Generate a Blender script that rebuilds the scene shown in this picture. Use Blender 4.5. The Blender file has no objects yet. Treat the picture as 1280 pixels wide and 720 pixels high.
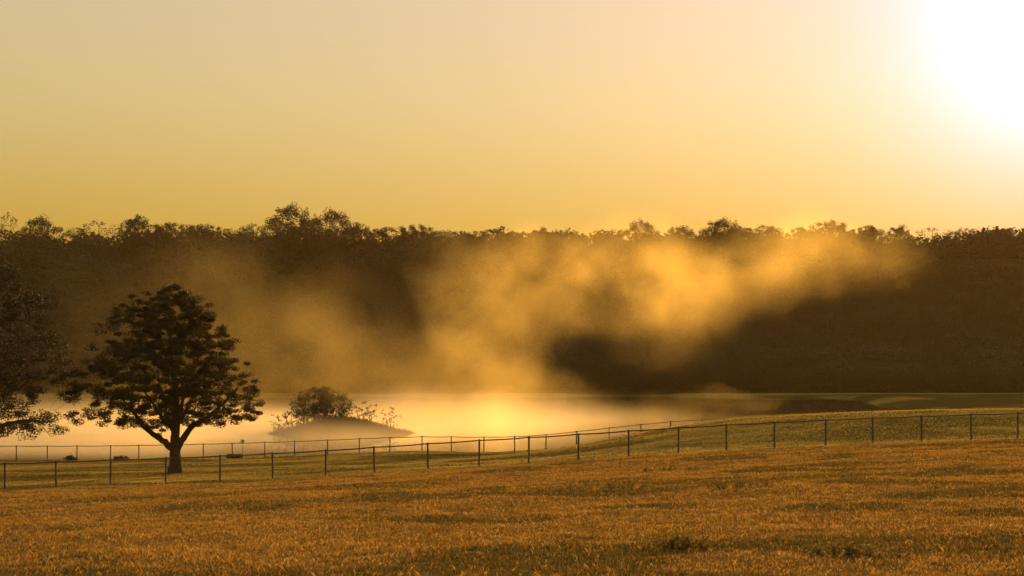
import bpy, math, random
import numpy as np
from mathutils import Vector, Matrix

random.seed(7)
RNG = np.random.default_rng(11)
scene = bpy.context.scene
R = math.radians

# ------------------------------------------------------------------ camera, sky, sun, exposure
F, HY = 1778.0, 455.0                      # focal length in photo pixels, photo row of the eye level
cam_d = bpy.data.cameras.new('camera'); cam = bpy.data.objects.new('camera', cam_d)
scene.collection.objects.link(cam); scene.camera = cam
cam.location = (0, 0, 0); cam.rotation_euler = (R(90), 0, 0)
cam_d.sensor_width = 36.0; cam_d.lens = 36.0 * F / 1280.0
cam_d.shift_y = (HY - 360.0) / 1280.0
cam_d.clip_start = 0.5; cam_d.clip_end = 6000

SUN = Vector((692.0, F, 425.0)).normalized()       # from the camera towards the sun
SUN_ELEV = math.asin(SUN.z); SUN_AZ = math.atan2(SUN.x, SUN.y)

world = bpy.data.worlds.new('World'); scene.world = world; world.use_nodes = True
wn, wl = world.node_tree.nodes, world.node_tree.links
wn.clear()
w_out = wn.new('ShaderNodeOutputWorld'); w_bg = wn.new('ShaderNodeBackground')
sky = wn.new('ShaderNodeTexSky'); sky.sky_type = 'NISHITA'; sky.sun_disc = False
sky.sun_elevation = SUN_ELEV; sky.sun_rotation = SUN_AZ
sky.air_density = 3.0; sky.dust_density = 3.0; sky.ozone_density = 1.0; sky.altitude = 0
# the film's response to the golden air: each channel of the sky is compressed on its own
w_sep = wn.new('ShaderNodeSeparateColor'); w_com = wn.new('ShaderNodeCombineColor')
wl.new(sky.outputs[0], w_sep.inputs[0])
for i, (gam, gain) in enumerate(((0.32, 3.66), (0.32, 3.27), (0.79, 2.15))):
    p = wn.new('ShaderNodeMath'); p.operation = 'POWER'; p.inputs[1].default_value = gam
    g = wn.new('ShaderNodeMath'); g.operation = 'MULTIPLY'; g.inputs[1].default_value = gain
    wl.new(w_sep.outputs[i], p.inputs[0]); wl.new(p.outputs[0], g.inputs[0]); wl.new(g.outputs[0], w_com.inputs[i])
# aureole of the sun in moist morning air: a function of the angle to the sun only
w_tc = wn.new('ShaderNodeTexCoord')
w_dot = wn.new('ShaderNodeVectorMath'); w_dot.operation = 'DOT_PRODUCT'; w_dot.inputs[1].default_value = SUN
wl.new(w_tc.outputs['Generated'], w_dot.inputs[0])
def w_lobe(power, col):
    mx = wn.new('ShaderNodeMath'); mx.operation = 'MAXIMUM'; mx.inputs[1].default_value = 0.0
    wl.new(w_dot.outputs['Value'], mx.inputs[0])
    p = wn.new('ShaderNodeMath'); p.operation = 'POWER'; p.inputs[1].default_value = power
    wl.new(mx.outputs[0], p.inputs[0])
    s = wn.new('ShaderNodeVectorMath'); s.operation = 'SCALE'; s.inputs[0].default_value = col
    wl.new(p.outputs[0], s.inputs['Scale'])
    return s.outputs[0]
w_xyz = wn.new('ShaderNodeSeparateXYZ'); wl.new(w_tc.outputs['Generated'], w_xyz.inputs[0])
w_mr = wn.new('ShaderNodeMapRange'); w_mr.data_type = 'FLOAT_VECTOR'; w_mr.interpolation_type = 'SMOOTHSTEP'          # thicker air towards the horizon
for nm, v in (('From Min', (.06, .06, .06)), ('From Max', (.20, .20, .20)), ('To Min', (.88, .75, .84)), ('To Max', (1, 1, 1))):
    [i for i in w_mr.inputs if i.name == nm and i.type == 'VECTOR'][0].default_value = v
wl.new(w_xyz.outputs[2], [i for i in w_mr.inputs if i.name == 'Vector'][0])
w_ext = wn.new('ShaderNodeVectorMath'); w_ext.operation = 'MULTIPLY'
wl.new(w_com.outputs[0], w_ext.inputs[0]); wl.new([o for o in w_mr.outputs if o.type == 'VECTOR'][0], w_ext.inputs[1])
acc = w_ext.outputs[0]
for power, col in ((900, (5, 5, 7)), (230, (2.6, 2.8, 8)), (60, (0.2, 0.0, 0.5))):
    a = wn.new('ShaderNodeVectorMath'); a.operation = 'ADD'
    wl.new(acc, a.inputs[0]); wl.new(w_lobe(power, col), a.inputs[1]); acc = a.outputs[0]
wl.new(acc, w_bg.inputs[0]); w_bg.inputs[1].default_value = 0.10
wl.new(w_bg.outputs[0], w_out.inputs[0])

sun_d = bpy.data.lights.new('sun', 'SUN'); sun = bpy.data.objects.new('sun', sun_d)
scene.collection.objects.link(sun)
sun_d.energy = 5.0; sun_d.angle = R(0.5); sun_d.color = (1.0, 0.53, 0.13)
sun.rotation_euler = SUN.to_track_quat('Z', 'Y').to_euler(); sun.location = SUN * 300

vs = scene.view_settings
vs.view_transform = 'Standard'; vs.look = 'None'; vs.gamma = 1.0; vs.use_curve_mapping = False
vs.exposure = 0.0
scene.render.engine = 'CYCLES'
cy = scene.cycles
cy.use_denoising = True
try: cy.denoiser = 'OPENIMAGEDENOISE'
except Exception: pass
cy.denoising_input_passes = 'RGB_ALBEDO'
cy.max_bounces = 6; cy.diffuse_bounces = 2; cy.glossy_bounces = 2; cy.transmission_bounces = 2
cy.volume_bounces = 3; cy.transparent_max_bounces = 8
cy.use_adaptive_sampling = True; cy.adaptive_threshold = 0.02
cy.volume_step_rate = 1.0; cy.volume_max_steps = 128
cy.caustics_reflective = False; cy.caustics_refractive = False

# ------------------------------------------------------------------ helpers
def tag(o, label=None, cat=None, group=None, kind=None):
    if label: o['label'] = label
    if cat: o['category'] = cat
    if group: o['group'] = group
    if kind: o['kind'] = kind
    return o

def mesh_obj(name, verts, faces, mat, parent=None, smooth=False, tone=None):
    """faces: an (n,k) array or a list of such arrays"""
    if not isinstance(faces, list) or isinstance(faces[0], tuple): faces = [faces]
    faces = [np.asarray(f, dtype=np.int32) for f in faces if len(f)]
    me = bpy.data.meshes.new(name)
    verts = np.asarray(verts, dtype=np.float32)
    me.vertices.add(len(verts)); me.vertices.foreach_set('co', verts.ravel())
    nl = sum(f.size for f in faces); nf = sum(len(f) for f in faces)
    me.loops.add(nl); me.loops.foreach_set('vertex_index', np.concatenate([f.ravel() for f in faces]))
    tot = np.concatenate([np.full(len(f), f.shape[1], dtype=np.int32) for f in faces])
    start = np.concatenate([[0], np.cumsum(tot)[:-1]]).astype(np.int32)
    me.polygons.add(nf); me.polygons.foreach_set('loop_start', start)
    try: me.polygons.foreach_set('loop_total', tot)
    except Exception: pass
    if smooth: me.polygons.foreach_set('use_smooth', np.ones(nf, dtype=bool))
    if tone is not None:
        at = me.attributes.new('tone', 'FLOAT', 'POINT'); at.data.foreach_set('value', np.asarray(tone, dtype=np.float32))
    me.update(calc_edges=True); me.validate()
    if mat: me.materials.append(mat)
    o = bpy.data.objects.new(name, me); scene.collection.objects.link(o)
    if parent: o.parent = parent
    return o

def empty(name, loc):
    o = bpy.data.objects.new(name, None); o.empty_display_size = 0.5
    scene.collection.objects.link(o); o.location = loc
    return o

def sstep(a, b, x):
    t = np.clip((np.asarray(x, dtype=float) - a) / (b - a), 0, 1)
    return t * t * (3 - 2 * t)

_PERM = RNG.random((256, 256))
def vnoise(x, y):
    x = np.asarray(x, dtype=float); y = np.asarray(y, dtype=float)
    xi = np.floor(x).astype(int); yi = np.floor(y).astype(int)
    fx = x - xi; fy = y - yi
    fx = fx * fx * (3 - 2 * fx); fy = fy * fy * (3 - 2 * fy)
    g = lambda a, b: _PERM[a % 256, b % 256]
    return (g(xi, yi) * (1 - fx) + g(xi + 1, yi) * fx) * (1 - fy) + (g(xi, yi + 1) * (1 - fx) + g(xi + 1, yi + 1) * fx) * fy
def fbm(x, y, n=4):
    s = 0; a = 0.5; t = 0
    for k in range(n):
        s = s + a * vnoise(x * 2 ** k + 17.3 * k, y * 2 ** k + 5.1 * k); t += a; a *= 0.5
    return s / t

WATER = -10.0
def H(X, Y):
    X = np.asarray(X, dtype=float); Y = np.asarray(Y, dtype=float)
    Yc = np.minimum(Y, 84)
    base = -1.85 - 0.049 * Yc - 0.040 * np.maximum(Y - 84, 0)
    tilt = (0.065 - 0.015 * sstep(84, 143, Y)) * 32 * np.tanh(X / 32) * np.clip(Y / 84, 0, 1)
    a = base + tilt
    a = a + 2.0 * sstep(-2, 20, X) * sstep(84, 108, Y) * (1 - 0.75 * sstep(118, 165, Y))
    a = a + (fbm(X / 9, Y / 9, 3) - .5) * 0.35 * sstep(10, 40, Y) + (fbm(X / 2.1 + 40, Y / 2.1, 2) - .5) * 0.10
    a = a - 0.75 * sstep(-14, 4, X) * sstep(108, 134, Y)
    bank = 150 + 7 * (fbm(X / 24 + 3, Y * 0 + 2, 2) - .5) + 10 * sstep(0, 30, X)
    a = a * (1 - sstep(bank, bank + 16, Y)) + (-13) * sstep(bank, bank + 16, Y)
    land = sstep(50, 75, X - 0.12 * (Y - 150) + 8 * (fbm(Y / 30, 0 * X + 4, 2) - .5)) * sstep(bank, bank + 20, Y)
    a = a * (1 - land) + (-8.6 + 1.2 * (fbm(X / 30, Y / 30, 3) - .5)) * land
    shore = 441 - 22 * sstep(40, 90, X) + 10 * (fbm(X / 40, 0 * Y + 9, 2) - .5)
    hill = -9.2 + 54 * sstep(455, 720, Y) * (0.5 + 0.5 * sstep(440, 560, Y)) + (fbm(X / 60, Y / 60, 3) - .5) * 12 * sstep(470, 560, Y)
    k = sstep(shore - 6, shore + 8, Y)
    return a * (1 - k) + hill * k

def at(px, py, Y):                                     # a photo pixel at a distance
    return Vector(((px - 640) / F * Y, Y, -(py - HY) / F * Y))

# ------------------------------------------------------------------ materials
def new_mat(name):
    m = bpy.data.materials.new(name); m.use_nodes = True
    nt = m.node_tree; nt.nodes.clear()
    return m, nt.nodes, nt.links, nt.nodes.new('ShaderNodeOutputMaterial')

def ramp(n, stops):
    r = n.new('ShaderNodeValToRGB'); cr = r.color_ramp
    while len(cr.elements) < len(stops): cr.elements.new(0.5)
    for e, (p, c) in zip(cr.elements, stops): e.position = p; e.color = (*c, 1)
    return r

def leaf_mat(name, stops, trans=0.35, rough=0.6):
    m, n, l, out = new_mat(name)
    at_ = n.new('ShaderNodeAttribute'); at_.attribute_name = 'tone'
    r = ramp(n, stops); l.new(at_.outputs['Fac'], r.inputs[0])
    d = n.new('ShaderNodeBsdfPrincipled'); d.inputs['Roughness'].default_value = rough
    d.inputs['Specular IOR Level'].default_value = 0.25
    t = n.new('ShaderNodeBsdfTranslucent'); mx = n.new('ShaderNodeMixShader'); mx.inputs[0].default_value = trans
    l.new(r.outputs[0], d.inputs['Base Color']); l.new(r.outputs[0], t.inputs[0])
    l.new(d.outputs[0], mx.inputs[1]); l.new(t.outputs[0], mx.inputs[2]); l.new(mx.outputs[0], out.inputs[0])
    return m

def noisy_mat(name, scale, stops, rough=0.85, bump=0.3, stretch=(1, 1, 1), spec=0.3, metallic=0.0):
    m, n, l, out = new_mat(name)
    tc = n.new('ShaderNodeTexCoord'); mp = n.new('ShaderNodeMapping'); mp.inputs['Scale'].default_value = stretch
    ns = n.new('ShaderNodeTexNoise'); ns.inputs['Scale'].default_value = scale; ns.inputs['Detail'].default_value = 5
    l.new(tc.outputs['Object'], mp.inputs[0]); l.new(mp.outputs[0], ns.inputs['Vector'])
    r = ramp(n, stops); l.new(ns.outputs['Fac'], r.inputs[0])
    p = n.new('ShaderNodeBsdfPrincipled'); p.inputs['Roughness'].default_value = rough
    p.inputs['Specular IOR Level'].default_value = spec; p.inputs['Metallic'].default_value = metallic
    b = n.new('ShaderNodeBump'); b.inputs['Strength'].default_value = bump; b.inputs['Distance'].default_value = 0.05
    l.new(ns.outputs['Fac'], b.inputs['Height']); l.new(b.outputs[0], p.inputs['Normal'])
    l.new(r.outputs[0], p.inputs['Base Color']); l.new(p.outputs[0], out.inputs[0])
    return m

M_BARK = noisy_mat('bark', 3.0, [(0.3, (0.045, 0.032, 0.02)), (0.7, (0.11, 0.08, 0.05))], 0.95, 0.6, (3, 3, 0.6))
M_LEAF = leaf_mat('oak_leaves', [(0.0, (0.022, 0.02, 0.008)), (0.6, (0.04, 0.032, 0.011)), (1.0, (0.08, 0.055, 0.017))], 0.38)
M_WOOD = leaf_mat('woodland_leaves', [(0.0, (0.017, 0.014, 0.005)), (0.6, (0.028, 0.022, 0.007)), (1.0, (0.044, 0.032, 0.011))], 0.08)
M_BUSH = leaf_mat('bush_leaves', [(0.0, (0.03, 0.027, 0.012)), (1.0, (0.08, 0.06, 0.022))], 0.25)
M_STRAW = leaf_mat('field_blades', [(0.0, (0.07, 0.075, 0.02)), (0.3, (0.16, 0.095, 0.022)), (0.75, (0.42, 0.246, 0.052)), (1.0, (0.75, 0.52, 0.18))], 0.55)
M_PAST = leaf_mat('pasture_blades', [(0.0, (0.09, 0.075, 0.02)), (0.45, (0.32, 0.245, 0.055)), (1.0, (0.60, 0.43, 0.12))], 0.55)
M_STEEL = noisy_mat('galvanised_steel', 6.0, [(0.3, (0.05, 0.045, 0.04)), (0.7, (0.10, 0.09, 0.08))], 0.65, 0.05, metallic=0.2)

def ground_mat():
    m, n, l, out = new_mat('earth_and_turf')
    at_ = n.new('ShaderNodeAttribute'); at_.attribute_name = 'tone'      # 0 forest floor .. 0.5 pasture turf .. 1 straw field
    r = ramp(n, [(0.0, (0.035, 0.03, 0.015)), (0.25, (0.06, 0.06, 0.02)), (0.55, (0.26, 0.20, 0.05)), (0.8, (0.20, 0.12, 0.04)), (1.0, (0.24, 0.14, 0.045))])
    l.new(at_.outputs['Fac'], r.inputs[0])
    tc = n.new('ShaderNodeTexCoord')
    ns = n.new('ShaderNodeTexNoise'); ns.inputs['Scale'].default_value = 1.3; ns.inputs['Detail'].default_value = 7; ns.inputs['Roughness'].default_value = 0.7
    l.new(tc.outputs['Object'], ns.inputs['Vector'])
    r2 = ramp(n, [(0.3, (0.45, 0.45, 0.45)), (0.7, (1.25, 1.2, 1.1))]); l.new(ns.outputs['Fac'], r2.inputs[0])
    mx = n.new('ShaderNodeMix'); mx.data_type = 'RGBA'; mx.blend_type = 'MULTIPLY'; mx.inputs[0].default_value = 1
    l.new(r.outputs[0], mx.inputs[6]); l.new(r2.outputs[0], mx.inputs[7])
    p = n.new('ShaderNodeBsdfPrincipled'); p.inputs['Roughness'].default_value = 0.95; p.inputs['Specular IOR Level'].default_value = 0.0
    b = n.new('ShaderNodeBump'); b.inputs['Strength'].default_value = 0.8; b.inputs['Distance'].default_value = 0.15
    l.new(ns.outputs['Fac'], b.inputs['Height']); l.new(b.outputs[0], p.inputs['Normal'])
    l.new(mx.outputs[2], p.inputs['Base Color']); l.new(p.outputs[0], out.inputs[0])
    return m
M_GROUND = ground_mat()

def water_mat():
    m, n, l, out = new_mat('pond_water')
    tc = n.new('ShaderNodeTexCoord'); mp = n.new('ShaderNodeMapping'); mp.inputs['Scale'].default_value = (0.5, 1.5, 1)
    ns = n.new('ShaderNodeTexNoise'); ns.inputs['Scale'].default_value = 1.2; ns.inputs['Detail'].default_value = 4
    l.new(tc.outputs['Object'], mp.inputs[0]); l.new(mp.outputs[0], ns.inputs['Vector'])
    b = n.new('ShaderNodeBump'); b.inputs['Strength'].default_value = 0.05; b.inputs['Distance'].default_value = 0.02
    l.new(ns.outputs['Fac'], b.inputs['Height'])
    p = n.new('ShaderNodeBsdfPrincipled'); p.inputs['Base Color'].default_value = (0.03, 0.035, 0.03, 1)
    p.inputs['Roughness'].default_value = 0.04; p.inputs['IOR'].default_value = 1.33
    l.new(b.outputs[0], p.inputs['Normal']); l.new(p.outputs[0], out.inputs[0])
    return m

# ------------------------------------------------------------------ ground, pond, island
rows = np.concatenate([np.linspace(-150, 10, 12), np.linspace(12, 84, 110), np.linspace(84.7, 185, 110), np.linspace(190, 425, 20), np.linspace(428, 800, 80), np.linspace(830, 1500, 12)])
cols = np.linspace(-1, 1, 281); cols = np.sign(cols) * (0.42 * np.abs(cols) + 0.58 * np.abs(cols) ** 3)
YY = np.repeat(rows[:, None], len(cols), 1)
XX = cols[None, :] * (70 + 1.35 * np.maximum(rows, 0))[:, None]
ZZ = H(XX, YY)
def field_edge(X): return 83.0 + 1.5 * (fbm(np.asarray(X) / 6 + 9, np.asarray(X) * 0 + 1, 3) - .5)
def dark_patch(X, Y):                                  # strip between the fences where ground and blade tone is darkened
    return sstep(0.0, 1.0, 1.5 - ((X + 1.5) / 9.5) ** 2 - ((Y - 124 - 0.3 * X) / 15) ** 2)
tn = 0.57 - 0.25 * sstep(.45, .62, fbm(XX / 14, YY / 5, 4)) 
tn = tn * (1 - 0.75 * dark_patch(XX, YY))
tn = np.where(YY < field_edge(XX), 0.86 + 0.12 * fbm(XX / 4, YY / 3, 3), tn)
tn = np.where(YY > 155, 0.12 + .3 * sstep(.45, .65, fbm(XX / 16, YY / 16, 3)), tn)
tn = np.where((YY > 430) & (YY < 449), 0.5, tn); tn = np.where(YY > 452, 0.05, tn)
nr, nc = XX.shape
idx = np.arange(nr * nc).reshape(nr, nc)
quads = np.stack([idx[:-1, :-1], idx[:-1, 1:], idx[1:, 1:], idx[1:, :-1]], -1).reshape(-1, 4)
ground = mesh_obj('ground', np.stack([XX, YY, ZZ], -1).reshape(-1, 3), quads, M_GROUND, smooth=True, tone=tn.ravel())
tag(ground, kind='structure')
pond = mesh_obj('pond_water', [(-700, 145, WATER), (700, 145, WATER), (700, 470, WATER), (-700, 470, WATER)], [(0, 1, 2, 3)], water_mat())
tag(pond, kind='structure')

IS_C = at(425, 545, 205); IS_C.z = WATER
def island_z(dx, dy):
    rx = np.where(dx < 0, 11.0, 11.5)
    r2 = (dx / rx) ** 2 + (dy / 7.0) ** 2
    return 2.6 * np.exp(-2.2 * r2) - 0.35 + 0.18 * (fbm(dx / 1.7, dy / 1.7, 3) - .5)
gx, gy = np.meshgrid(np.linspace(-17, 20, 75), np.linspace(-11, 11, 45))
gz = island_z(gx, gy)
nr, nc = gx.shape; idx = np.arange(nr * nc).reshape(nr, nc)
quads = np.stack([idx[:-1, :-1], idx[:-1, 1:], idx[1:, 1:], idx[1:, :-1]], -1).reshape(-1, 4)
isl = mesh_obj('island', np.stack([gx + IS_C.x, gy + IS_C.y, gz + WATER], -1).reshape(-1, 3), quads, M_GROUND, smooth=True, tone=np.full(gx.size, 0.22))
tag(isl, kind='structure')

# ------------------------------------------------------------------ grass
def blades(n_pts, pts, hgt, wid, lean):
    """one bent blade (two triangles sharing a middle edge) per point"""
    ang = RNG.random(n_pts) * 2 * np.pi
    dx, dy = np.cos(ang), np.sin(ang)
    la = RNG.random(n_pts) * 2 * np.pi; ln = lean * RNG.random(n_pts) * hgt
    b0 = pts - np.stack([dx * wid / 2, dy * wid / 2, np.full(n_pts, 0.02)], -1)
    b1 = pts + np.stack([dx * wid / 2, dy * wid / 2, np.full(n_pts, -0.02)], -1)
    mid = pts + np.stack([np.cos(la) * ln * .35 + dx * wid * .4, np.sin(la) * ln * .35 + dy * wid * .4, hgt * .6], -1)
    tip = pts + np.stack([np.cos(la) * ln, np.sin(la) * ln, hgt], -1)
    V = np.stack([b0, b1, mid, tip], 1).reshape(-1, 3)
    k = np.arange(n_pts)[:, None] * 4
    Fc = np.concatenate([k + np.array([[0, 1, 2]]), k + np.array([[0, 2, 3]])])
    return V, Fc

def scatter(n, y0, y1, power):
    u = RNG.random(n)
    Y = (y0 ** power + u * (y1 ** power - y0 ** power)) ** (1 / power)
    X = (RNG.random(n) * 2 - 1) * (0.39 * Y + 4.5)
    return X, Y

X, Y = scatter(680000, 16.5, 84.5, 1.1)
tx, ty = scatter(68000, 16.5, 84.5, 1.1); tsz = RNG.random(len(tx)) ** 2
nt_ = 9; isT = np.concatenate([np.zeros(len(X)), np.repeat(.35 + tsz, nt_)])
X = np.concatenate([X, np.repeat(tx, nt_) + RNG.normal(0, 1, len(tx) * nt_) * np.repeat(.03 + .07 * tsz, nt_)])
Y = np.concatenate([Y, np.repeat(ty, nt_) + RNG.normal(0, 1, len(tx) * nt_) * np.repeat(.03 + .07 * tsz, nt_)])
tuft_tone = np.concatenate([np.zeros(680000), np.repeat(RNG.normal(.03, .27, len(tx)), nt_)])
keep = Y < field_edge(X) + RNG.normal(0, .5, len(X))
X, Y, isT, tuft_tone = X[keep], Y[keep], isT[keep], tuft_tone[keep]
patch = fbm(X / 3.6 + 20, Y / 3.2 + 4, 5)                      # dark green streaks across the field
patch2 = fbm(X / 1.2, Y / 0.9, 3)
green = sstep(.53, .68, patch)
hgt = (0.016 + 0.028 * RNG.random(len(X)) + .042 * isT * RNG.random(len(X))) * (0.75 + 0.6 * patch2) * (1 + 0.5 * green * RNG.random(len(X)))
wid = 0.0065 + 0.00018 * Y * (0.6 + 0.8 * RNG.random(len(X)))
tone = np.clip(0.55 + tuft_tone + RNG.normal(0, .2, len(X)) - 0.5 * green * (RNG.random(len(X)) < .85) + 0.5 * (patch2 - .5), 0.02, 0.9)
tone = np.where(RNG.random(len(X)) < 0.003, 1.0, np.minimum(tone, .82))
V, Fc = blades(len(X), np.stack([X, Y, H(X, Y)], -1), hgt, wid, 1.0)
tag(mesh_obj('field_grass', V, Fc, M_STRAW, tone=np.repeat(tone, 4)), 'dry golden grass of the open foreground field', 'grass', kind='stuff')

X, Y = scatter(400000, 82.0, 165, 1.0)
z = H(X, Y)
keep = (Y > field_edge(X) - RNG.random(len(X))) & (z > WATER + .03)
X, Y, z = X[keep], Y[keep], z[keep]
pn = fbm(X / 11 + 7, Y / 3.5, 4)
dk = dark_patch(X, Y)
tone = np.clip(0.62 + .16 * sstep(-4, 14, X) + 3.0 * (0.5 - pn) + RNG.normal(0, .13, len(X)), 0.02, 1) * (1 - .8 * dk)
hgt = (0.025 + 0.055 * RNG.random(len(X))) * (0.6 + 1.6 * sstep(.52, .7, pn))
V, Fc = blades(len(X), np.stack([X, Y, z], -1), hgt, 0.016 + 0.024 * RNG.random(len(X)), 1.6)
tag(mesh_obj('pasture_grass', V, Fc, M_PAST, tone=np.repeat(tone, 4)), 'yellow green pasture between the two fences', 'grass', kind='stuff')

X = RNG.normal(0, 6.5, 9000) + 0.5; Y = RNG.normal(0, 3.6, 9000); z = island_z(X, Y)
keep = z > 0.05; X, Y, z = X[keep], Y[keep], z[keep]
V, Fc = blades(len(X), np.stack([X + IS_C.x, Y + IS_C.y, z + WATER], -1), 0.15 + .35 * RNG.random(len(X)) ** 2, 0.05 + 0 * X, .8)
tag(mesh_obj('island_grass', V, Fc, M_BUSH, tone=np.repeat(RNG.random(len(X)), 4)), 'rough grass over the low island', 'grass', kind='stuff')

# ------------------------------------------------------------------ fences
def tube(path, radii, sides=6, closed=True):
    path = np.asarray(path, dtype=float); n = len(path)
    radii = np.broadcast_to(np.asarray(radii, dtype=float), (n,))
    d = np.gradient(path, axis=0) if n > 2 else np.repeat((path[1:] - path[:1]), n, 0)
    d = d / np.maximum(np.linalg.norm(d, axis=1, keepdims=True), 1e-9)
    ref = np.where(np.abs(d[:, 2:3]) > .9, np.array([[1., 0, 0]]), np.array([[0, 0, 1.]]))
    u = np.cross(d, ref); u /= np.maximum(np.linalg.norm(u, axis=1, keepdims=True), 1e-9)
    v = np.cross(d, u)
    a = np.arange(sides) / sides * 2 * np.pi
    ring = path[:, None, :] + radii[:, None, None] * (np.cos(a)[None, :, None] * u[:, None, :] + np.sin(a)[None, :, None] * v[:, None, :])
    V = ring.reshape(-1, 3); fs = []
    for i in range(n - 1):
        for k in range(sides):
            fs.append((i * sides + k, i * sides + (k + 1) % sides, (i + 1) * sides + (k + 1) % sides, (i + 1) * sides + k))
    return V, np.array(fs)

def crown_normals(V, centre):
    """outward normals for a far crown's leaf quads (n*4 points), with the quads turned to agree"""
    q = V.reshape(-1, 4, 3); c = q.mean(1)
    nrm = c - np.asarray(centre); nrm = nrm / np.maximum(np.linalg.norm(nrm, axis=1, keepdims=True), 1e-6) + np.array((0, 0, .25))
    nrm += RNG.normal(0, .12, nrm.shape); nrm /= np.linalg.norm(nrm, axis=1, keepdims=True)
    g = np.cross(q[:, 1] - q[:, 0], q[:, 2] - q[:, 0]); flip = (g * nrm).sum(1) < 0
    q[flip] = q[flip][:, ::-1]
    return q.reshape(-1, 3), np.repeat(nrm, 4, 0)
def set_normals(o, N):
    try: o.data.normals_split_custom_set_from_vertices([tuple(x) for x in N.tolist()])
    except Exception as e: print('normals', e)

class MB:
    def __init__(s): s.v = []; s.f = []; s.n = 0
    def add(s, V, Fc):
        s.v.append(np.asarray(V, dtype=float)); s.f.append(np.asarray(Fc) + s.n); s.n += len(V)
    def build(s, name, mat, parent=None, smooth=True, tone=None):
        return mesh_obj(name, np.concatenate(s.v), s.f, mat, parent, smooth, tone)

def build_fence(name, label, group, pxs, Yfun, post_h, rp, rr):
    X = np.array([(px - 640) / F * Yfun(px) for px in pxs]); Yv = np.array([Yfun(px) for px in pxs])
    Z = H(X, Yv)
    Zs = Z.copy()
    for _ in range(2): Zs[1:-1] = (Zs[:-2] + 2 * Zs[1:-1] + Zs[2:]) / 4
    mid = len(pxs) // 2
    root = empty(name, (X[mid], Yv[mid], Z[mid]))
    tag(root, label, 'fence')
    o = np.array(root.location)
    tops = Zs + post_h
    for i in range(len(pxs)):
        p = np.array((X[i], Yv[i], Z[i])) - o; t = np.array((X[i], Yv[i], tops[i])) - o
        lean = np.array((random.gauss(0, .02), random.gauss(0, .02), 0))
        b = MB(); b.add(*tube([p - (0, 0, .3), p, t + lean], rp, 8))
        # domed post cap carrying the rail
        b.add(*tube([t + lean + (0, 0, -.03), t + lean + (0, 0, .03), t + lean + (0, 0, .06)], [rp * 1.25, rp * 1.2, rp * .3], 8))
        b.build('post', M_STEEL, root)
    path = []
    for i in range(len(pxs) - 1):
        for k in range(4):
            t = k / 4.
            path.append((X[i] * (1 - t) + X[i + 1] * t, Yv[i] * (1 - t) + Yv[i + 1] * t, tops[i] * (1 - t) + tops[i + 1] * t - .02 - .03 * math.sin(math.pi * t)))
    path.append((X[-1], Yv[-1], tops[-1] - .02))
    path = np.array(path) - o
    b = MB(); b.add(*tube(path, rr, 6)); b.build('top_rail', M_STEEL, root)
    # diamond wire mesh: slanting wires both ways, as flat ribbons of round wire width
    V = []; Fc = []; sp = 0.11; w = 0.0022
    seg = np.linalg.norm(np.diff(np.stack([X, Yv], -1), axis=0), axis=1); cum = np.concatenate([[0], np.cumsum(seg)])
    ss = np.arange(0, cum[-1] - post_h, sp)
    def P(s, h):
        x = np.interp(s, cum, X); y = np.interp(s, cum, Yv); z = np.interp(s, cum, Zs)
        return np.stack([x, y, z + h], -1) - o
    h1 = post_h - .05; h0 = .06; run = h1 - h0
    for s0, s1 in ((ss, ss + run), (ss + run, ss)):
        q = np.stack([P(s0 - w, h0), P(s0 + w, h0), P(s1 + w, h1), P(s1 - w, h1)], 1)
        k = len(V) and sum(len(v) for v in V)
        V.append(q.reshape(-1, 3)); Fc.append(np.arange(len(ss) * 4).reshape(-1, 4) + k)
    mesh_obj('wire_mesh', np.concatenate(V), Fc, M_STEEL, root)
    return root

near_px = [-58, 6, 70, 138, 207, 275, 341, 407, 468, 535, 599, 661, 723, 786, 848, 908, 968, 1032, 1091, 1152, 1214, 1272, 1334]
build_fence('chain_link_fence', 'long chain link fence with round posts and top rail along the golden field edge', None, near_px, lambda p: 84.0 + 0.8 * math.sin(p / 300.), 1.55, 0.055, 0.042)
far_px = list(range(-20, 1040, 39)); far_px = [p + random.uniform(-2, 2) for p in far_px]
build_fence('chain_link_fence', 'farther thin chain link fence along the pond bank behind the lone tree', None, far_px, lambda p: 141.0 + 4 * math.sin(p / 420. + .6), 1.55, 0.055, 0.04)

# ------------------------------------------------------------------ trees
def leaves(centres, rad, per, size, flat=0.6):
    """leaf-sized quads spread through clumps"""
    n = len(centres) * per
    c = np.repeat(centres, per, 0); r = np.repeat(rad, per)
    d = RNG.normal(0, 1, (n, 3)); d /= np.linalg.norm(d, axis=1, keepdims=True)
    q = RNG.random(n) ** .45
    p = c + d * (r * q)[:, None] * np.array([1, 1, flat])
    a = RNG.normal(0, 1, (n, 3)); a[:, 2] *= .6; a /= np.linalg.norm(a, axis=1, keepdims=True)
    b = np.cross(a, RNG.normal(0, 1, (n, 3))); b /= np.maximum(np.linalg.norm(b, axis=1, keepdims=True), 1e-6)
    s = (size * (.6 + .8 * RNG.random(n)))[:, None]
    V = np.stack([p - a * s * .5, p + b * s * .3, p + a * s * .5, p - b * s * .3], 1).reshape(-1, 3)
    Fc = np.arange(n * 4).reshape(-1, 4)
    tone = np.repeat(np.clip(np.repeat(RNG.random(len(centres)), per) * .6 + RNG.random(n) * .4, 0, 1), 4)
    return V, Fc, tone

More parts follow.
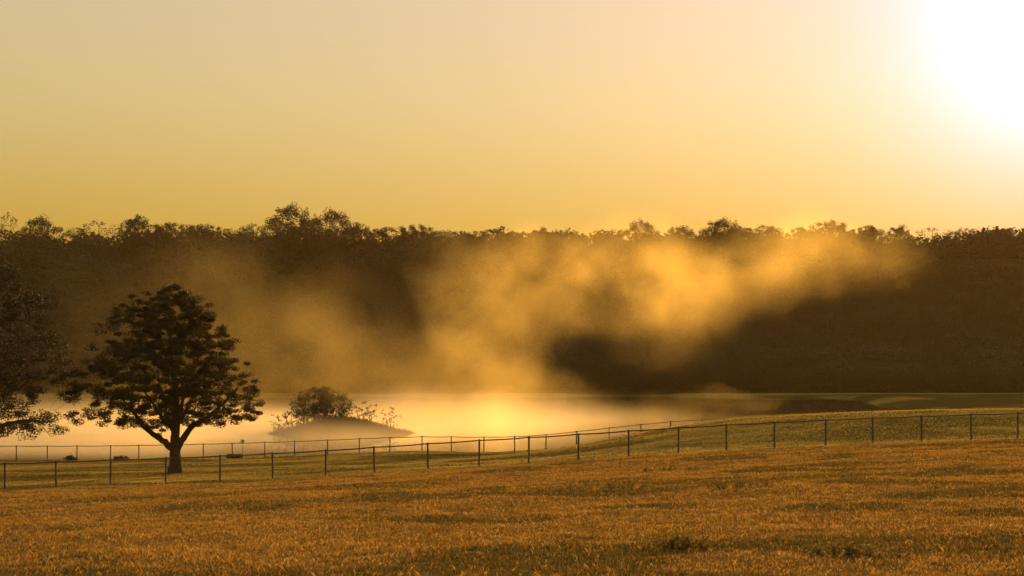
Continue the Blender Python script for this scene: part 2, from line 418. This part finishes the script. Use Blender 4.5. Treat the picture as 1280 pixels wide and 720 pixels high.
def branches(skel, targets, r_tip, r_min_sides=5, wob=.12):
    """skel: list of (points, r0, r1) main limbs; each target is reached from the nearest fitting node"""
    b = MB(); nodes = []; 
    for pts, r0, r1 in skel:
        pts = np.array(pts, dtype=float)
        t = np.linspace(0, len(pts) - 1, (len(pts) - 1) * 5 + 1)
        ps = np.stack([np.interp(t, np.arange(len(pts)), pts[:, k]) for k in range(3)], -1)
        for _ in range(2): ps[1:-1] = (ps[:-2] + 2 * ps[1:-1] + ps[2:]) / 4
        ps[1:-1] += RNG.normal(0, wob * .25, ps[1:-1].shape)
        rr = np.linspace(r0, r1, len(ps)); b.add(*tube(ps, rr, 9))
        for p, r in list(zip(ps, rr))[2:]: nodes.append((p, r))
    P = np.array([p for p, _ in nodes]); RR = np.array([r for _, r in nodes])
    root = np.array(skel[0][0][0])
    order = np.argsort(np.linalg.norm(targets - P.mean(0), axis=1))
    for i in order:
        t = targets[i]; d = t - P; dist = np.linalg.norm(d, axis=1)
        cost = dist + 1.2 * np.maximum(P[:, 2] - t[2], 0) + .15 * np.abs(dist - 1)
        j = int(np.argmin(cost)); p0 = P[j]; L = dist[j]
        if L < .05: continue
        r0 = min(RR[j] * .6, r_tip * (1.2 + 1.1 * L)); m = 5
        s = np.linspace(0, 1, m)[:, None]
        ps = p0 + (t - p0) * s; ps[1:-1] += RNG.normal(0, wob * L * .35, (m - 2, 3)); ps[:, 2] += (np.sin(s[:, 0] * np.pi) * .08 * L)
        rr = np.linspace(r0, r_tip * .6, m); b.add(*tube(ps, rr, r_min_sides))
        P = np.concatenate([P, ps[1:]]); RR = np.concatenate([RR, rr[1:]])
    return b

def crown_points(n, zs, rl, rr, depth=1.0, dmin=.5, shell=.6, seed_rng=RNG, rag=0.0, void=0.0):
    """clump centres in a crown whose left and right outline radii are given by height"""
    out = []; tries = 0
    zs = np.array(zs); 
    while len(out) < n and tries < n * 60:
        tries += 1
        z = seed_rng.uniform(zs[0], zs[-1]); ph = seed_rng.uniform(0, 2 * np.pi)
        c, s_ = math.cos(ph), math.sin(ph)
        a, b = np.interp(z, zs, rl), np.interp(z, zs, rr)
        rad = (b if c > 0 else a) * c * c + depth * .5 * (a + b) * s_ * s_
        if seed_rng.random() > rad / max(max(rl), max(rr)): continue
        q = seed_rng.random() ** shell
        if rag:                                        # boughs stick out and leave bays between them
            nz = float(fbm(ph * 2.2 + 31, z * .55 + 3, 3)); rad *= 1 + rag * (nz - .5) * 2.4
        p = np.array((rad * q * c, rad * q * s_, z))
        if void and float(fbm(p[0] * .5 + p[1] * .3 + 50, p[2] * .8 + p[1] * .2 + 9, 2)) < void: continue
        if out and np.min(np.linalg.norm((np.array(out[-400:]) - p), axis=1)) < dmin: continue
        out.append(p)
    return np.array(out)

def make_tree(name, label, loc, skel, clumps, crad, per, size, leafm, r_tip=.02, group=None, flat=.6, wob=.12, cat='tree'):
    root = empty(name, loc); tag(root, label, cat, group)
    branches(skel, clumps, r_tip, wob=wob).build('trunk', M_BARK, root)
    V, Fc, tone = leaves(clumps, crad, per, size, flat)
    mesh_obj('crown', V, Fc, leafm, root, tone=tone)
    return root

# the lone tree of the pasture: outline radii measured off the photograph, in metres
LY = 104.0; k = LY / F
LX = (219 - 640) / F * LY; LZ = float(H(LX, LY))
lz = [(587 - y) * k for y in (528, 515, 490, 460, 425, 400, 385, 365, 352)]
ll = [d * k for d in (78, 118, 126, 120, 94, 82, 72, 48, 10)]
lr = [d * k for d in (74, 106, 104, 92, 76, 62, 50, 28, 6)]
lone = crown_points(940, lz, ll, lr, .95, .32, .55, rag=.24, void=.22)
lone = np.concatenate([lone, [(-1.3, .2, 2.75), (-1.9, -.3, 3.3), (-.8, .4, 3.6), (-1.0, .2, 3.1), (1.6, .2, 4.2), (-2.3, .5, 3.4)]])
skel = [([(0, 0, 0), (.02, 0, .9), (-.03, 0, 2.0), (.05, 0, 3.6), (0, .1, 6), (-.3, 0, 9), (-.7, 0, 12.2)], .52, .05),
        ([(-.05, 0, 1.7), (-.9, .1, 2.35), (-2.2, .3, 3.2), (-3.1, .3, 4.4), (-4.2, .5, 5.6)], .28, .06),
        ([(.05, 0, 1.6), (.55, -.1, 2.5), (1.3, -.2, 3.5), (2.6, -.3, 4.2), (3.7, -.3, 5.2), (4.6, -.2, 6.2)], .29, .06),
        ([(0, 0, 2.6), (-.7, .8, 4.0), (-1.6, 2.0, 6.0), (-2, 2.8, 8)], .2, .05),
        ([(0, 0, 2.8), (.6, -1., 4.2), (1.2, -2.2, 6.2), (1.7, -2.8, 8)], .2, .05),
        ([(0, .05, 3.2), (.8, 1.2, 5.0), (1.5, 2.4, 7.0)], .17, .05),
        ([(0, .05, 3.0), (-1.0, -1.0, 4.6), (-2.0, -2.2, 6.4)], .17, .05)]
# root flare
skel.append(([(0, 0, -.3), (0, 0, 0), (0, 0, .5)], .72, .5))
make_tree('oak_tree', 'lone broad oak with a dense domed crown and forked trunk in the pasture', (LX, LY, LZ), skel, lone,
          RNG.uniform(.3, .62, len(lone)), 150, .12, M_LEAF, .022, flat=.5)

# the half-seen tree at the left edge
GX = (-70 - 640) / F * 101; GY = 101.0; GZ = float(H(GX, GY))
k = GY / F
gz_ = [(590 - y) * k for y in (532, 515, 490, 460, 430, 390, 350, 310, 285)]
gl = [d * k for d in (100, 150, 170, 170, 165, 150, 120, 80, 20)]
gr = [d * k for d in (140, 166, 158, 152, 148, 130, 105, 70, 20)]
edge = crown_points(820, gz_, gl, gr, .9, .42, .5, rag=.25, void=.30)
skel = [([(0, 0, -.3), (0, 0, 1), (.1, 0, 2.4), (0, .1, 6), (.3, 0, 11), (.2, 0, 15.5)], .6, .06),
        ([(.05, 0, 2.2), (1.6, .1, 3.2), (3.8, .2, 3.9), (5.6, .2, 4.3), (7.4, 0, 4.2)], .3, .05),
        ([(0, 0, 2.8), (1.4, -.8, 5), (3.2, -1.5, 7), (5.2, -2, 8.6)], .26, .05),
        ([(-.05, 0, 2.2), (-1.8, .1, 3.4), (-4, .2, 4.4), (-6.5, .2, 5.4)], .3, .05),
        ([(0, 0, 3), (-.7, 1.8, 5), (-1.6, 3.4, 7.4)], .25, .05), ([(0, 0, 3.2), (.8, 2, 5.4), (2.4, 3.6, 8)], .25, .05),
        # bare hanging twigs under the crown
        ([(6.3, 0, 4.25), (7.1, 0, 3.75), (7.6, 0, 3.15), (7.9, 0, 3.3)], .035, .012),
        ([(5.4, .1, 4.3), (6.0, .1, 3.6), (6.5, .1, 3.3)], .03, .012)]
make_tree('oak_tree', 'dark spreading tree cut off by the left edge of the photo', (GX, GY, GZ), skel, edge,
          RNG.uniform(.4, .8, len(edge)), 150, .14, M_LEAF, .022)

# bushes on the island and dark clumps by the far fence
def bush(name, label, loc, w, h, n, per, size, r_tip, cat='bush', base=.08, group=None):
    zs = [h * base, h * .45, h * .7, h * .9, h]; rl = [w * .42, w * .5, w * .43, w * .27, w * .06]
    c = crown_points(n, zs, rl, [r * random.uniform(.9, 1.1) for r in rl], .8, w * .04, .6)
    sk = []
    for q in range(max(3, int(w))):
        a = random.uniform(0, 6.28); x = random.uniform(-.3, .3) * w; y = random.uniform(-.2, .2) * w
        sk.append(([(x, y, -.15), (x * 1.05, y, h * .2), (x * 1.15 + .1 * w * math.cos(a), y * 1.2, h * .5)], r_tip * 4, r_tip * 1.5))
    return make_tree(name, label, loc, sk, c, RNG.uniform(.5, 1, len(c)) * w * .06 + .1, per, size, M_BUSH, r_tip, group, .8, .2, cat)

def on_island(px):
    x = (px - 640) / F * IS_C.y - IS_C.x
    y = random.uniform(-1.5, 1.0)
    return (IS_C.x + x, IS_C.y + y, WATER + float(island_z(np.array(x), np.array(y))))
bush('island_bush', 'large round dark bush crowning the small island in the misty pond', on_island(404), 9.5, 4.9, 300, 45, .18, .025)
bush('island_bush', 'thin bushy sapling at the left flank of the large island bush', on_island(372), 4.2, 3.6, 46, 16, .2, .02)
bush('island_bush', 'sparse low twiggy shrub at the far left end of the island', on_island(350), 4.0, 2.6, 34, 11, .2, .018)
bush('island_bush', 'sparse twiggy shrub just right of the large island bush', on_island(456), 4.4, 3.0, 40, 12, .2, .018)
bush('island_bush', 'nearly bare spindly shrub at the right end of the island', on_island(488), 3.6, 3.2, 30, 9, .2, .018)

def shrub_at(px, Y, w, h, label, name='low_shrub'):
    x = (px - 640) / F * Y
    bush(name, label, (x, Y, float(H(x, Y)) + .02), w, h, 40, 40, .1, .012, 'shrub', .05)
shrub_at(88, 146, 1.4, .46, 'small dark rounded shrub by the far fence nearest the left edge')
shrub_at(150, 144, 1.8, .46, 'low dark rounded shrub by the far fence left of the lone oak')
shrub_at(293, 145, 2.2, .34, 'flat dark shrub at the foot of the far fence right of the lone oak')
# tall weed beside the far fence
wx = (303 - 640) / F * 140; wz = float(H(wx, 140.))
wd = empty('weed_stalk', (wx, 140., wz)); tag(wd, 'tall dark weed stalk with a tufted head beside the far fence', 'weed')
b = MB(); b.add(*tube([(0, 0, -.1), (.03, 0, .8), (-.02, 0, 1.85)], [.03, .025, .015], 6)); b.add(*tube([(.03, 0, .9), (.2, .02, 1.2), (.25, 0, 1.4)], [.018, .014, .008], 5))
b.build('stem', M_BARK, wd)
V, Fc, tone = leaves(np.array([(-.02, 0, 1.85), (.05, 0, 1.7), (-.15, 0, 1.62), (.12, 0, 1.75)]), np.array([.18, .17, .17, .14]), 40, .09, 1.)
mesh_obj('head', V, Fc, M_BUSH, wd, tone=tone)

# dark weeds standing in the field
def weed_clump(px, py, Y, w, h, n, label):
    x = (px - 640) / F * Y; z = float(H(x, Y)); root = empty('weed_clump', (x, Y, z)); tag(root, label, 'weeds')
    b = MB(); tips = []
    for q in range(n):
        a = random.uniform(0, 6.28); r = w * .5 * random.random() ** .7; bx, by = math.cos(a) * r, math.sin(a) * r * .6
        hh = h * random.uniform(.5, 1) * (1 - .5 * r / w); tx_, ty_ = bx + random.gauss(0, .06), by + random.gauss(0, .06)
        g0 = float(H(x + bx, Y + by)) - z
        b.add(*tube([(bx * .9, by * .9, g0 - .03), (bx, by, g0 + hh * .5), (tx_, ty_, g0 + hh)], [.006, .005, .003], 4))
        tips += [(bx, by, g0 + hh * .35), (bx, by, g0 + hh * .6), (tx_, ty_, g0 + hh * .9)]
    b.add(*tube([(q, 0, float(H(x + q, Y)) - z - .02) for q in np.linspace(-w * .5, w * .5, 9)], .025, 5))
    b.build('stems', M_PAST, root, tone=np.full(b.n, .15))
    V, Fc, tone = leaves(np.array(tips), np.full(len(tips), .07), 7, .045, 1.)
    mesh_obj('foliage', V, Fc, M_PAST, root, tone=tone * .32)
weed_clump(842, 694, 22.0, 1.3, .30, 46, 'dark green weed clump in the near field, nearest the bottom edge right of the middle')
weed_clump(762, 633, 44.0, 3.2, .34, 70, 'long dark weed clump in the middle of the golden field')
weed_clump(1060, 700, 20.5, 1.5, .22, 46, 'low dark weed clump in the near field toward the lower right corner')
weed_clump(925, 634, 41.0, 2.6, .36, 60, 'dark weed clump in the field below the right part of the near fence')
weed_clump(835, 605, 60.0, 3.0, .30, 50, 'small dark weed clump farthest out in the field, not far from the near fence')

# ------------------------------------------------------------------ the wooded hill across the pond
def proto(seed, h, w, n, per, size, crown_from=.3, top=.3, leafy=True):
    """(trunk mesh, crown mesh) of a hill tree of height h and crown width w"""
    zs = [h * crown_from, h * (crown_from + .15), h * .6, h * .8, h * .93, h]
    rl = [w * .2, w * .42, w * .5, w * .44, w * top, w * .05]
    rr = [r * random.uniform(.8, 1.15) for r in rl]
    c = crown_points(n, zs, rl, rr, 1, w * .05, .5)
    sk = [([(0, 0, -1), (0, 0, h * .3), (.3, .2, h * .6), (0, 0, h * .92)], h * .017, .06)]
    for q in range(7):
        a = q * 2.4 + random.random(); z0 = h * random.uniform(.28, .5); L = w * random.uniform(.25, .42)
        sk.append(([(0, 0, z0), (math.cos(a) * L * .5, math.sin(a) * L * .5, z0 + h * .12), (math.cos(a) * L, math.sin(a) * L, z0 + h * random.uniform(.2, .35))], h * .008, .05))
    tm = branches(sk, c, .05 if leafy else .035, 4, .2)
    trunk = tm.build('trunk', M_BARK)
    V, Fc, tone = leaves(c, RNG.uniform(.6, 1.2, len(c)) * w * .088, per, size, .7)
    V, N = crown_normals(V, (0, 0, h * .5))
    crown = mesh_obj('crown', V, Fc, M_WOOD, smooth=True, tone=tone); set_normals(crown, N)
    return trunk, crown, h

PROTO = {'round': proto(1, 20, 15, 210, 70, .42), 'broad': proto(2, 19, 19, 210, 70, .42, .35, .36), 
         'open': proto(4, 21, 17, 130, 50, .4, .35, .34), 'thin': proto(5, 20, 15, 100, 12, .45, .3, .3), 'full': proto(6, 20, 16, 240, 70, .42, .25, .38)}
used = set()
def hill_tree(kind, px, topy, wpx, Y, label, name='hill_tree'):
    tr, cr, h = PROTO[kind]
    x = (px - 640) / F * Y; z = float(H(x, Y)); top = -(topy - HY) / F * Y
    sz = (top - z) / h; w0 = {'round': 15, 'broad': 19, 'tall': 12, 'open': 17, 'thin': 15, 'full': 16}[kind]
    sx = wpx / F * Y / w0
    root = empty(name, (x, Y, z - .3)); root.scale = (sx, sx * random.uniform(.85, 1.1), sz); root.rotation_euler = (0, 0, random.uniform(0, 6.28))
    tag(root, label, 'tree', 'trees along the skyline of the wooded hill')
    for o in (tr, cr):
        if o.name in used: c = o.copy(); scene.collection.objects.link(c)
        else: used.add(o.name); c = o
        c.parent = root
    return root
SKY = [
 ('thin', 6, 263, 46, 640, 'bare twiggy tree at the left end of the skyline'),
 ('broad', 53, 272, 66, 655, 'rounded skyline tree standing second from the left end, above the half-seen dark tree'),
 ('open', 96, 284, 50, 668, 'small dim skyline tree between the leftmost rounded crowns'),
 ('thin', 124, 273, 62, 660, 'thin leaved pale skyline tree left of the dark round crown above the lone oak'),
 ('round', 172, 269, 56, 655, 'dark round skyline crown rising just left above the lone oak'),
 ('full', 214, 277, 62, 650, 'dense low skyline tree directly above the lone oak top'),
 ('full', 254, 279, 58, 650, 'dense skyline tree to the right above the lone oak'),
 ('open', 286, 285, 40, 668, 'small hazy skyline tree left of the pair before the tallest crowns'),
 ('open', 316, 279, 44, 655, 'loose skyline tree directly left of the tallest crowns'),
 ('broad', 366, 258, 76, 640, 'tallest skyline tree with an open clumped crown above the left half of the wood'),
 ('broad', 412, 264, 78, 643, 'broad open skyline tree joined to the right of the tallest crown'),
 ('round', 448, 279, 56, 650, 'smaller skyline tree stepping down right of the tallest pair'),
 ('full', 484, 283, 74, 650, 'dense low skyline tree in the dip right of the tallest pair'),
 ('full', 520, 280, 70, 645, 'dark rounded skyline tree left of where the mist crosses the ridge'),
 ('full', 556, 287, 60, 650, 'last dark skyline tree before the mist plume hides the ridge'),
 ('open', 600, 288, 56, 672, 'skyline tree veiled pale by the tall mist plume'),
 ('round', 640, 289, 50, 668, 'hazy skyline tree just right of the tall mist plume top'),
 ('round', 676, 284, 42, 655, 'small pointed hazy skyline tree near the middle of the ridge'),
 ('full', 716, 292, 54, 660, 'low hazy skyline tree right of the middle of the ridge'),
 ('full', 758, 291, 50, 660, 'low skyline tree left of the raised clump at right of centre'),
 ('broad', 800, 277, 62, 645, 'first raised tree of the skyline right of centre, above drifting golden mist'),
 ('round', 850, 282, 58, 650, 'rounded skyline tree in the golden mist between two raised trees'),
 ('broad', 905, 275, 70, 645, 'broad raised skyline tree above the brightest upper mist'),
 ('full', 955, 281, 60, 650, 'dense skyline tree at the right end of the golden upper mist'),
 ('round', 1000, 283, 46, 652, 'small skyline tree left of the dark dome at right'),
 ('full', 1036, 275, 62, 640, 'dark domed skyline tree, highest at the right third of the ridge'),
 ('round', 1086, 281, 48, 662, 'bluish hazy skyline tree right of the dark dome'),
 ('round', 1124, 281, 40, 650, 'small dark rounded skyline tree below the sun glare edge'),
 ('thin', 1166, 282, 58, 662, 'thin leaved skyline tree below the sun glare'),
 ('open', 1204, 284, 48, 655, 'loose skyline tree second from the right end of the ridge'),
 ('full', 1250, 285, 66, 648, 'dense skyline tree at the right end of the ridge under the glare'),
]
for s in SKY: hill_tree(*s)

# the wood below the skyline reads as one mass
wv, wt, wn_ = [], [], []
mass_src = [PROTO[k_][1] for k_ in ('round', 'broad', 'full')]
src = []
for o in mass_src:
    v = np.empty(len(o.data.vertices) * 3, dtype=np.float32); o.data.vertices.foreach_get('co', v); v = v.reshape(-1, 3)
    t = np.empty(len(v), dtype=np.float32); o.data.attributes['tone'].data.foreach_get('value', t)
    q = len(v) // 4; pick = RNG.random(q) < .10
    src.append((v.reshape(q, 4, 3)[pick], t.reshape(q, 4)[pick]))
for Yr in np.arange(452, 700, 8.5):
    half = Yr * .40 + 15
    for xr in np.arange(-half, half, 9.5):
        x = xr + random.uniform(-4, 4); y = Yr + random.uniform(-4, 4)
        z = float(H(x, y))
        if z < WATER + .4: continue
        v, t = src[random.randrange(len(src))]
        s = (random.uniform(.62, .9) if Yr < 610 else random.uniform(.5, 1.12)) * (.75 if Yr < 470 else 1) * (1.0 + .22 * float(sstep(580, 640, Yr))); a = random.uniform(0, 6.28); ca, sa = math.cos(a), math.sin(a)
        p = v.copy(); p = np.stack([(v[..., 0] * ca - v[..., 1] * sa) * s * 1.1, (v[..., 0] * sa + v[..., 1] * ca) * s * 1.1, (v[..., 2] - 3.5) * s], -1) + np.array((x, y, z))
        cpt = np.array((0, 0, 0)); ctr = p.mean(1, keepdims=True); p = ctr + (p - ctr) * 2.6      # fewer, larger leaf sprays
        pv, pn_ = crown_normals(p.reshape(-1, 3), p.reshape(-1, 3).mean(0) - (0, 0, 1.5)); wn_.append(pn_)
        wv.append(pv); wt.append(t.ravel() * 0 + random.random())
wv = np.concatenate(wv); wt = np.concatenate(wt)
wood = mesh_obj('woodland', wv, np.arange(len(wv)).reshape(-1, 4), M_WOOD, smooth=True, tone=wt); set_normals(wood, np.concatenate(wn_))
tag(wood, 'dark mass of trees covering the hill across the pond', 'woods', kind='stuff')

# ------------------------------------------------------------------ haze and mist
def vol_mat_even(name, dens, col, g):
    m, n, l, out = new_mat(name)
    p = n.new('ShaderNodeVolumePrincipled'); p.inputs['Color'].default_value = (*col, 1)
    p.inputs['Density'].default_value = dens; p.inputs['Anisotropy'].default_value = g
    l.new(p.outputs[0], out.inputs['Volume']); return m
def box(name, lo, hi, mat):
    V = [(x, y, z) for x in (lo[0], hi[0]) for y in (lo[1], hi[1]) for z in (lo[2], hi[2])]
    Fc = [(0, 1, 3, 2), (4, 6, 7, 5), (0, 4, 5, 1), (2, 3, 7, 6), (0, 2, 6, 4), (1, 5, 7, 3)]
    return mesh_obj(name, V, Fc, mat)
tag(box('haze', (-2150, -200, -16), (2150, 1560, 92), vol_mat_even('haze_air', 0.00006, (1.0, .73, .32), .42)), kind='stuff')

def mist_box(lo, hi, kernels, col, g, warp_m, nscale, n_lo, n_hi, stretch=(1, 1, .7), rate=1.0):
    """one closed box of air; its density is a sum of soft-edged, noise-bent clouds.
    kernels: (centre, half sizes, tilt, density, edge power), all in world metres"""
    m, n, l, out = new_mat('mist_vapour')
    geo = n.new('ShaderNodeNewGeometry')
    def math_(op, a, b=None, clamp=False):
        x = n.new('ShaderNodeMath'); x.operation = op; x.use_clamp = clamp
        for i, v in enumerate((a, b)):
            if v is None: continue
            if isinstance(v, (int, float)): x.inputs[i].default_value = v
            else: l.new(v, x.inputs[i])
        return x.outputs[0]
    def noise(scale, detail, st):
        mp = n.new('ShaderNodeMapping'); mp.inputs['Scale'].default_value = tuple(q * scale for q in st)
        l.new(geo.outputs['Position'], mp.inputs[0])
        ns = n.new('ShaderNodeTexNoise'); ns.inputs['Scale'].default_value = 1; ns.inputs['Detail'].default_value = detail; ns.inputs['Roughness'].default_value = .63
        l.new(mp.outputs[0], ns.inputs['Vector']); return ns
    nb = noise(nscale * .5, 2.5, (1, 1, .8)); nd = noise(nscale, 3.5, stretch)
    sub = n.new('ShaderNodeVectorMath'); sub.operation = 'SUBTRACT'; sub.inputs[1].default_value = (.5, .5, .5); l.new(nb.outputs['Color'], sub.inputs[0])
    mul = n.new('ShaderNodeVectorMath'); mul.operation = 'MULTIPLY'; mul.inputs[1].default_value = warp_m; l.new(sub.outputs[0], mul.inputs[0])
    ad = n.new('ShaderNodeVectorMath'); ad.operation = 'ADD'; l.new(geo.outputs['Position'], ad.inputs[0]); l.new(mul.outputs[0], ad.inputs[1])
    total = None
    for c, hs, tilt, dens, pw in kernels:
        mp = n.new('ShaderNodeMapping'); mp.vector_type = 'TEXTURE'
        mp.inputs['Location'].default_value = c; mp.inputs['Rotation'].default_value = (0, R(tilt), 0); mp.inputs['Scale'].default_value = hs
        l.new(ad.outputs[0], mp.inputs[0])
        dt = n.new('ShaderNodeVectorMath'); dt.operation = 'DOT_PRODUCT'; l.new(mp.outputs[0], dt.inputs[0]); l.new(mp.outputs[0], dt.inputs[1])
        k_ = math_('MULTIPLY', math_('POWER', math_('SUBTRACT', 1.0, dt.outputs['Value'], True), pw), dens)
        total = k_ if total is None else math_('ADD', total, k_)
    mr = n.new('ShaderNodeMapRange'); mr.interpolation_type = 'SMOOTHSTEP'; mr.inputs['From Min'].default_value = n_lo; mr.inputs['From Max'].default_value = n_hi
    l.new(nd.outputs['Fac'], mr.inputs['Value'])
    d = math_('MULTIPLY', total, mr.outputs[0])
    p = n.new('ShaderNodeVolumePrincipled'); p.inputs['Color'].default_value = (*col, 1); p.inputs['Anisotropy'].default_value = g
    l.new(d, p.inputs['Density']); l.new(p.outputs[0], out.inputs['Volume'])
    try: m.cycles.volume_step_rate = rate
    except Exception as e: print('step rate', e)
    return tag(box('mist', lo, hi, m), kind='stuff')
def K(px, py, Y, hw, hh, hd, tilt, dens, pw=1.3):
    return (at(px, py, Y), (hw / F * Y, hd, hh / F * Y), tilt, dens, pw)

# the low layer lying on the water
mist_box((-150, 158, -10.6), (75, 380, -1.0), [
    ((-85, 228, -10.5), (112, 58, 6.5), 0, .050, 2.6), ((-85, 208, -10.5), (100, 44, 4.0), 0, .10, 1.6),
    ((-9, 242, -10.5), (33, 55, 8.5), 0, .040, 2.4),
    ((16, 232, -10.5), (32, 40, 4.5), 0, .006, 1.8),
    ((-28, 183, -10.3), (26, 16, 4.2), 0, .045, 1.4),
    ], (1, .91, .72), .75, (18, 16, 6), .075, .20, .66, (1, .6, 1.1), .5)
# the plume that rises from it and drifts right, and thinner wisps
mist_box((-75, 168, -10.5), (98, 292, 36), [
    K(612, 500, 262, 100, 80, 16, 5, .020), K(600, 440, 250, 100, 95, 15, 12, .020), K(592, 378, 246, 88, 95, 14, 26, .016),
    K(650, 332, 246, 120, 65, 14, 0, .017), K(720, 352, 248, 130, 85, 14, 0, .015), K(800, 345, 248, 140, 85, 14, -8, .015), K(910, 340, 250, 185, 72, 14, -14, .0145),
    K(850, 398, 252, 110, 60, 14, -30, .008), K(1030, 338, 257, 160, 48, 14, -8, .009), K(680, 395, 250, 80, 70, 14, 10, .005),
    K(400, 425, 200, 85, 95, 10, -20, .026), K(470, 455, 205, 110, 70, 10, 0, .013), K(255, 370, 205, 70, 110, 10, -32, .013), K(330, 420, 208, 110, 80, 10, -20, .006),
    K(350, 470, 210, 190, 50, 10, 0, .011), K(560, 488, 224, 260, 36, 10, 0, .016), K(130, 494, 222, 290, 32, 10, 0, .017),
    K(240, 430, 228, 330, 130, 16, 0, .0035, .8), K(860, 512, 230, 150, 18, 14, 0, .007),
    ], (1, .81, .32), .75, (26, 14, 18), .105, .27, .69, (.85, .9, 1.0), .6)
